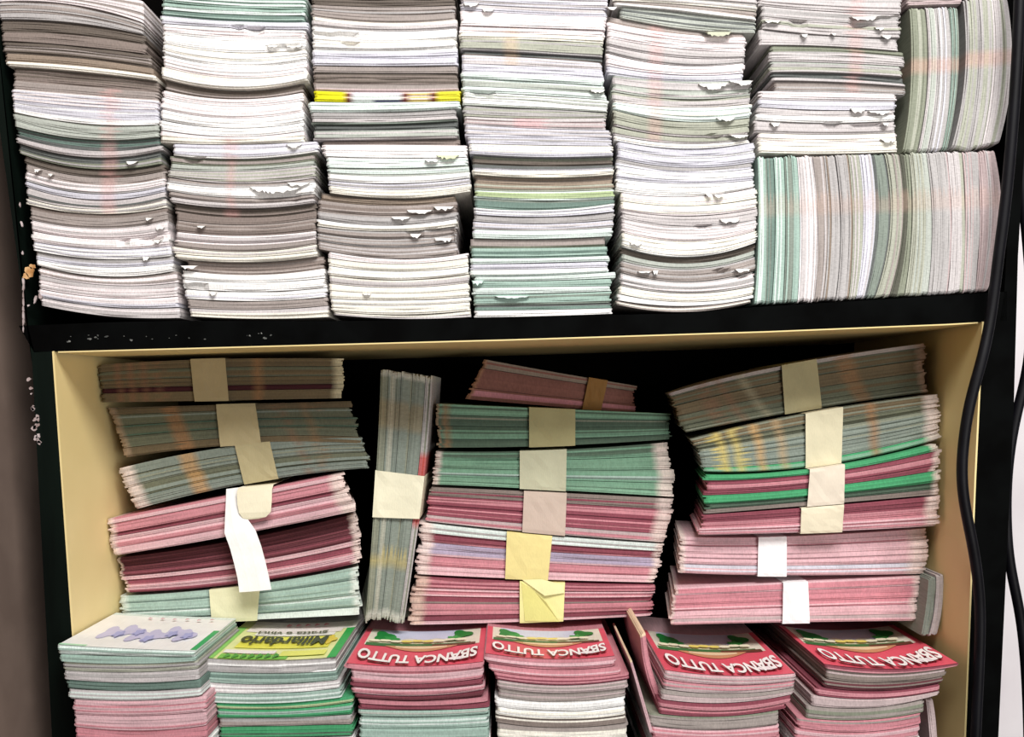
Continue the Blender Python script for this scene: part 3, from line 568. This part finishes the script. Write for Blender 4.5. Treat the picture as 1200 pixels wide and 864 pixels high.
# upright packs wedged beside the right pile
for L_, R_, key, lab in [([(1088, 678), (1085, 710), (1079, 745)], [(1097, 676), (1095, 710), (1088, 745)], 'TE', 'teal grey ticket pack wedged upright beside the right pile'),
                           ([(1097, 675), (1095.5, 710), (1088.5, 745)], [(1106, 674), (1105, 710), (1098, 745)], 'X', 'pale grey ticket pack wedged upright against the cream side')]:
    o = pack('ticket_pack', qcurve(L_), qcurve(R_), .742, .10, colfn(key, .1), PV); tag(o, lab, 'ticket pack', 'upright packs beside the right pile')

# ------------------------------------------------------------------ lowest stacks
def ext(data, lim=925, dy=16, keys=('W', 'P', 'M')):
    """carry the stack on down to the bottom board, below the photograph's edge"""
    last = data[-1][0]; prev = data[-2]; y = list(last); out = data[:-1]; i = 0
    while max(y) < lim-7:
        out.append((tuple(y), prev[1]+1, prev[2]+1, keys[i % len(keys)], .4)); y = [v+dy for v in y]; i += 1
    out.append(((lim, lim, lim),)); return out
S1 = [((756.5, 761, 764), 67, 228, 'MW', 0, 'M'), ((767, 770, 771), 69, 229, 'M', .6, 'G'), ((776, 779, 775), 72, 231, 'OL', 1.0, 'G'), ((787, 789, 785), 74, 232, 'X', .4, 'G'), ((797, 801, 797), 76, 234, 'MD', 1.2, 'GM'), ((808, 811, 807), 79, 235, 'X', .3, 'MW'),
      ((820, 822, 816), 85, 241, 'PL', .6, 'P'), ((838, 840, 835), 86, 242, 'PL', .2, 'P'), ((852, 857, 851), 87, 242, 'P', 1.2, 'PD'), ((866, 870, 866),)]
S2 = [((772, 775, 771), 238, 393, 'G', .2, 'W'), ((788, 790, 787), 239, 395, 'M', .7, 'MD'), ((800, 803, 797), 241, 398, 'X', .3, 'W'), ((812, 813, 807), 242, 400, 'MW', 0, 'M'), ((824, 824.5, 816), 252, 413, 'LI', .8, 'GB'), ((831, 832, 824), 254, 412, 'M', .3, 'GB'), ((842, 842, 838), 256, 412, 'G', .9, 'T'), ((853, 852, 850), 257, 413, 'GB', .9, 'GD'),
      ((866, 866, 864),)]
S3 = [((778, 782, 776), 405, 567, 'P', 0), ((784, 788, 782), 411, 566, 'PL', 1.2, 'P'), ((800, 803, 796), 411, 566, 'PD', 1.4, 'P'), ((806, 809, 803), 412, 567, 'P', .3, 'PL'), ((813, 817, 809), 415, 566, 'PD', 1.8, 'MA'), ((820, 823, 817), 419, 571, 'P', .2, 'PD'), ((825, 828, 823), 420, 573, 'PD', .8, 'T'), ((832, 833.5, 830), 421, 573, 'M', .8, 'GM'), ((841, 842, 838), 421, 573, 'M', .4, 'MW'),
      ((854, 855, 852), 421, 573, 'M', .3), ((866, 867, 865),)]
S4 = [((768, 775, 771), 568, 722, 'P', 4, 'PL'), ((779, 787, 782), 573, 728, 'P', 2.6, 'PL'), ((789, 796, 790), 580, 737, 'PD', .2, 'P'), ((797, 804, 797), 582, 735, 'GP', .5, 'T'), ((807, 813, 807), 584, 733, 'T', 1.8, 'GP'), ((818, 824, 817), 580, 732, 'W', 0), ((828, 834, 828), 582, 732, 'C', .4, 'W'), ((838, 844, 838), 581, 734, 'B', 1.2, 'C'), ((848, 854, 848), 583, 735, 'C', .4, 'T'), ((866, 868, 866),)]
S5 = [((786, 793, 790), 779, 933, 'GP', .2, 'PL'), ((797, 804, 799), 778, 932, 'GP', .6, 'P'), ((808, 814, 807), 775, 931, 'GP', .9, 'T'), ((820, 825, 815), 771, 927, 'P', .3, 'PD'), ((829, 835, 825), 772, 922, 'PD', 1.0, 'P'), ((836, 841, 833), 761, 913, 'T', .8, 'O'), ((852, 857, 850), 765, 914, 'PL', .4, 'P'), ((866, 869, 866),)]
S6 = [((779, 785, 778), 966, 1124, 'PD', -.8, 'P'), ((784, 790, 783), 969, 1110, 'B', .8, 'GP'), ((796, 801, 793), 966, 1106, 'B', 1.0, 'MA'), ((805, 811, 802), 957, 1102, 'P', .4, 'PD'), ((815, 820, 811), 951, 1101, 'GP', .4, 'P'), ((827, 831, 820), 945, 1084, 'T', .8, 'O'), ((841, 845, 836), 935, 1080, 'P', .4, 'T'), ((853, 859, 849), 932, 1078, 'PL', .3, 'P'), ((867, 871, 864),)]
SNAME = ['lowest stack at far left', 'lowest stack with yellow top ticket', 'third lowest stack from left', 'fourth lowest stack from left', 'fifth lowest stack from left', 'lowest stack at far right']
tops = []
for i, D in enumerate((S1, S2, S3, S4, S5, S6)):
    os_ = build_stack(ext(D, 942 if i == 0 else 925), .668 if i == 0 else YS, .105 if i == 0 else .185, SNAME[i], 'ticket packs in the ' + SNAME[i], 20+i, kind='ticket_pack')
    tops.append((os_[0], D[0]))

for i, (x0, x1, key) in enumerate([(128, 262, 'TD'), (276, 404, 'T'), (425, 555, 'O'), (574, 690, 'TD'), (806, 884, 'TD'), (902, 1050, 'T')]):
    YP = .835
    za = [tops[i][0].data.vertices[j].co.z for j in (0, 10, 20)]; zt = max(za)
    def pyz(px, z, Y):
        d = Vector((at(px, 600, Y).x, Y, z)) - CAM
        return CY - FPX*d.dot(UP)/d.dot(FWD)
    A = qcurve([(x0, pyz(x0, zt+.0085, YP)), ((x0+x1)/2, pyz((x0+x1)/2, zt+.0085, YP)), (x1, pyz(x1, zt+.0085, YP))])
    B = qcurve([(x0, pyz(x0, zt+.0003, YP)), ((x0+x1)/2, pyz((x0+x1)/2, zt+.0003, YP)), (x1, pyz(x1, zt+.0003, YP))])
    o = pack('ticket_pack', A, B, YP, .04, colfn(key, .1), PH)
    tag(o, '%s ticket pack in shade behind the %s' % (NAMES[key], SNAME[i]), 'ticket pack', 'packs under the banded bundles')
# ---- printed top tickets
VS = {67: .095, 238: .118, 405: .108, 568: .086, 779: .124, 966: .120}   # visible length of each top ticket
def topmap(d, rec):
    t, xl_, xr_ = d[0], d[1], d[2]
    A = qcurve([(xl_, t[0]), ((xl_+xr_)/2, t[1]), (xr_, t[2])])
    def f(u, v, dz=0.0):
        y_ = .668 if xl_ == 67 else YS; p = A(u); q = at(p.x, p.y, y_); q.y = y_ + .0014 + v*VS[xl_] + rec/1000
        q.z += .00005 + dz; return q
    return f
def patch(name, f, regions, parent):
    """flat printed areas: each region is an outline in ticket coordinates, laid in thin layers"""
    V = []; F = []; Cc = []
    for li, (kind, geo, col) in enumerate(regions):
        dz = .00012*(li+1); c = lin(col)
        if kind == 'rect':
            u0, v0, u1, v1 = geo; n = 16; b = len(V)
            for i in range(n+1):
                for v in (v0, v1): V.append(f(u0+(u1-u0)*i/n, v, dz)); Cc.append(c)
            F += [[b+2*i, b+2*i+2, b+2*i+3, b+2*i+1] for i in range(n)]
        elif kind == 'strip':   # list of (u, vlow, vhigh)
            b = len(V)
            for (u, a, h) in geo: V += [f(u, a, dz), f(u, h, dz)]; Cc += [c, c]
            F += [[b+2*i, b+2*i+2, b+2*i+3, b+2*i+1] for i in range(len(geo)-1)]
        elif kind == 'blob':
            u0, v0, ru, rv, lob = geo; n = 20; b = len(V)
            V.append(f(u0, v0, dz)); Cc.append(c)
            for i in range(n):
                t = 2*PI*i/n; k = 1+.28*math.cos(lob*t); V.append(f(u0+ru*k*math.cos(t), v0+rv*k*math.sin(t), dz)); Cc.append(c)
            F += [[b, b+1+i, b+1+(i+1) % n] for i in range(n)]
    return link_mesh(name, V, F, PRINT, parent, Cc)
def text_mesh(txt):
    cu = bpy.data.curves.new('t', 'FONT'); cu.body = txt; cu.size = 1; cu.align_x = 'LEFT'; cu.resolution_u = 3
    cu.offset = .03
    o = bpy.data.objects.new('t', cu); COL.objects.link(o)
    bpy.context.view_layer.update()
    me = bpy.data.meshes.new_from_object(o.evaluated_get(bpy.context.evaluated_depsgraph_get()))
    vs = [v.co.copy() for v in me.vertices]; fs = [list(p.vertices) for p in me.polygons]
    bpy.data.objects.remove(o); bpy.data.meshes.remove(me)
    return vs, fs
def lettering(name, f, txt, u0, u1, v0, vh, parent, col, arc=0.0, big_ends=0.0, dz=.0024, shear=0):
    """text upside down as seen from the front: starts at the right, tops towards the viewer"""
    vs, fs = text_mesh(txt); x0 = min(v.x for v in vs); x1 = max(v.x for v in vs)
    V = []; 
    for v in vs:
        t = (v.x-x0)/(x1-x0)
        sc = 1 + big_ends*abs(2*t-1)**1.5
        vv = v0 + arc*(1-(2*t-1)**2) - (v.y)*vh*sc
        V.append(f(u1-(u1-u0)*t + shear*v.y, vv, dz))
    return link_mesh(name, V, fs, PRINT, parent, [lin(col)]*len(V))
RED = (230, 92, 110)
def red_ticket(i):
    o, d = tops[i]; f = topmap(d, max(d[4], 0))
    top = [(u/20, .70+.02*math.sin(u*1.3), .985+.012*math.sin(u*2.1)) for u in range(1, 20)]
    reg = [('rect', (.005, .0, .995, 1.0), RED),
           ('strip', [(.05+.9*u/20, .52+.0*u, .99) for u in range(21)], (238, 232, 214)),
           ('strip', [(.12+.68*u/20, .72+.03*math.sin(u), .98) for u in range(21)], (214, 218, 240)),
           ('strip', [(.06+.82*u/20, .50, .585) for u in range(21)], (70, 118, 70)),
           ('strip', [(.58+.34*u/20, .50, .56) for u in range(21)], (112, 66, 52)),
           ('strip', [(.22+.56*u/20, .50-.14*math.sin(PI*u/20), .51) for u in range(21)], (214, 152, 112)),
           ('strip', [(.30+.40*u/20, .47-.04*math.sin(PI*u/20), .50) for u in range(21)], (244, 214, 176)),
           ('blob', (.17, .78, .075, .12, 3), (40, 140, 66)), ('blob', (.24, .70, .06, .08, 5), (60, 160, 80)),
           ('blob', (.80, .80, .075, .12, 3), (36, 130, 52)), ('blob', (.74, .70, .05, .07, 5), (70, 168, 80))]
    for k in range(9):
        reg.append(('blob', (.12+.085*k, .615+.01*math.sin(k*2), .036, .04, 2), (250, 244, 214) if k not in (3, 4, 5) else (246, 226, 120)))
    reg.append(('blob', (.80, .08, .05, .05, 2), (250, 236, 240)))
    c = patch('printed_cover', f, reg, o); c['label'] = 'red ticket front with green leaves and white arc lettering'
    lettering('lettering', f, 'SBANCA TUTTO', .05, .95, .36, .28, o, (150, 40, 52), -.17, .35, dz=.0022)['label'] = 'dark red letter outline'
    lettering('lettering', f, 'SBANCA TUTTO', .055, .945, .345, .26, o, (254, 250, 248), -.17, .35, dz=.0027)['label'] = 'white letters'
for i in (2, 3, 4, 5): red_ticket(i)
# yellow ticket
o, d = tops[1]; f = topmap(d, .2)
reg = [('rect', (.0, .0, .93, 1.0), (236, 240, 170)), ('rect', (.93, .0, 1.0, .78), (56, 176, 84)), ('rect', (.86, .78, 1.0, 1.0), (244, 242, 232)), ('rect', (.0, .0, .07, .8), (150, 214, 110)),
       ('rect', (.10, .68, .9, .98), (246, 236, 232)), ('rect', (.14, .26, .88, .56), (240, 236, 90)), ('rect', (.10, .0, .62, .10), (130, 200, 80)), ('rect', (.2, .58, .86, .66), (250, 246, 240)),
       ('rect', (.10, .12, .5, .2), (246, 240, 236)), ('rect', (.55, .06, .9, .18), (238, 240, 120)), ('blob', (.86, .44, .05, .10, 4), (236, 210, 70))]
for k in range(7): reg.append(('blob', (.16+.062*k, .05, .02, .045, 3), (80, 160, 60)))
for k in range(5): reg.append(('blob', (.42+.08*k, .84, .02, .03, 3), (206, 120, 130)))
patch('printed_cover', f, reg, o)['label'] = 'yellow and green ticket front with dark lettering'
lettering('lettering', f, 'Miliardario', .14, .84, .52, .27, o, (60, 66, 30), -.02, .15, dz=.0022)['label'] = 'dark letters'
lettering('lettering', f, 'gratta e vinci', .22, .80, .66, .09, o, (90, 96, 70), 0, 0, dz=.0022)['label'] = 'small dark letters'
# white ticket with lavender blurs and green edge
o, d = tops[0]; f = topmap(d, 0)
reg = [('rect', (.0, .0, 1.0, 1.0), (250, 250, 248)), ('rect', (.955, .02, 1.0, .62), (50, 176, 100)), ('rect', (0, 0, .2, .04), (190, 236, 200))]
for k in range(6): reg.append(('blob', (.22+.115*k, .42+.08*math.sin(k*1.9), .07, .17, 3), (206, 204, 234)))
for k in range(5): reg.append(('blob', (.30+.13*k, .36+.10*math.sin(k*2.3), .035, .09, 5), (176, 180, 226)))
for k in range(6): reg.append(('blob', (.36+.1*k, .88+.02*math.sin(k*3), .016, .02, 3), (226, 170, 180)))
patch('printed_cover', f, reg, o)['label'] = 'white ticket front with lavender shapes and green edge'

# upright strip beside the far right stack and bits between stacks
o = pack('ticket_pack', qcurve([(1086, 822), (1090, 870), (1092, 925)]), qcurve([(1094, 820), (1100, 870), (1102, 925)]), YS+.02, .15, colfn('GP', .1), PV); tag(o, 'greyish pink ticket pack standing upright beside the far right lowest stack', 'ticket pack')
# tickets leaning against the left of the fifth stack
LEAN = 'leaning tickets left of the fifth lowest stack'
for k, (tp, bt, key, lab) in enumerate([([(750, 745), (757, 790), (772, 829)], [(757, 742), (765, 786), (780, 824)], 'P', 'pink ticket pack leaning against left side of the fifth lowest stack'),
                            ([(738, 776), (748, 812), (762, 862)], [(741, 774), (752, 810), (766, 858)], 'PL', 'light pink ticket leaning in the dark gap left of the fifth lowest stack')]):
    o = pack('ticket_pack', qcurve(tp), qcurve(bt), YS+.015*(1-k), .12, colfn(key, .12, (), (.035, 0, (250, 226, 190))), PV, sheets=4 if k == 0 else 2, gap=1.2)
    tag(o, lab, 'ticket pack')

# ------------------------------------------------------------------ cables
def cable(pts, r, label):
    cu = bpy.data.curves.new('cable', 'CURVE'); cu.dimensions = '3D'; cu.bevel_depth = r; cu.bevel_resolution = 5; cu.use_fill_caps = True
    s = cu.splines.new('NURBS'); s.points.add(len(pts)-1); s.order_u = 4; s.use_endpoint_u = True; cu.resolution_u = 8
    for p, (x, y, Y) in zip(s.points, pts): v = at(x, y, Y); p.co = (v.x, v.y, v.z, 1)
    t = bpy.data.objects.new('cable_path', cu); COL.objects.link(t); bpy.context.view_layer.update()
    me = bpy.data.meshes.new_from_object(t.evaluated_get(bpy.context.evaluated_depsgraph_get())); bpy.data.objects.remove(t)
    for p in me.polygons: p.use_smooth = True
    me.materials.clear(); me.materials.append(CABLE)
    o = bpy.data.objects.new('cable', me); COL.objects.link(o); return tag(o, label, 'cable')
cable([(1202, -255, .685), (1197, -60, .685), (1194, 40, .685), (1189, 120, .685), (1180, 230, .685), (1170, 300, .685), (1162, 370, .685), (1152, 420, .68), (1136, 470, .68), (1127, 530, .68), (1127, 580, .68), (1141, 640, .68), (1149, 700, .685), (1149, 760, .685), (1143, 864, .685), (1140, 960, .685)],
      .0036, 'black cable hanging down in front of the right side of the shelving')
cable([(1188, -255, .74), (1190, -60, .74), (1193, 100, .74), (1196, 200, .74), (1203, 270, .74), (1210, 350, .74), (1207, 430, .74), (1190, 485, .74), (1178, 560, .74), (1180, 650, .74), (1192, 700, .74), (1202, 760, .74), (1206, 860, .74), (1206, 960, .74)],
      .0036, 'black cable looping against the white wall at far right')
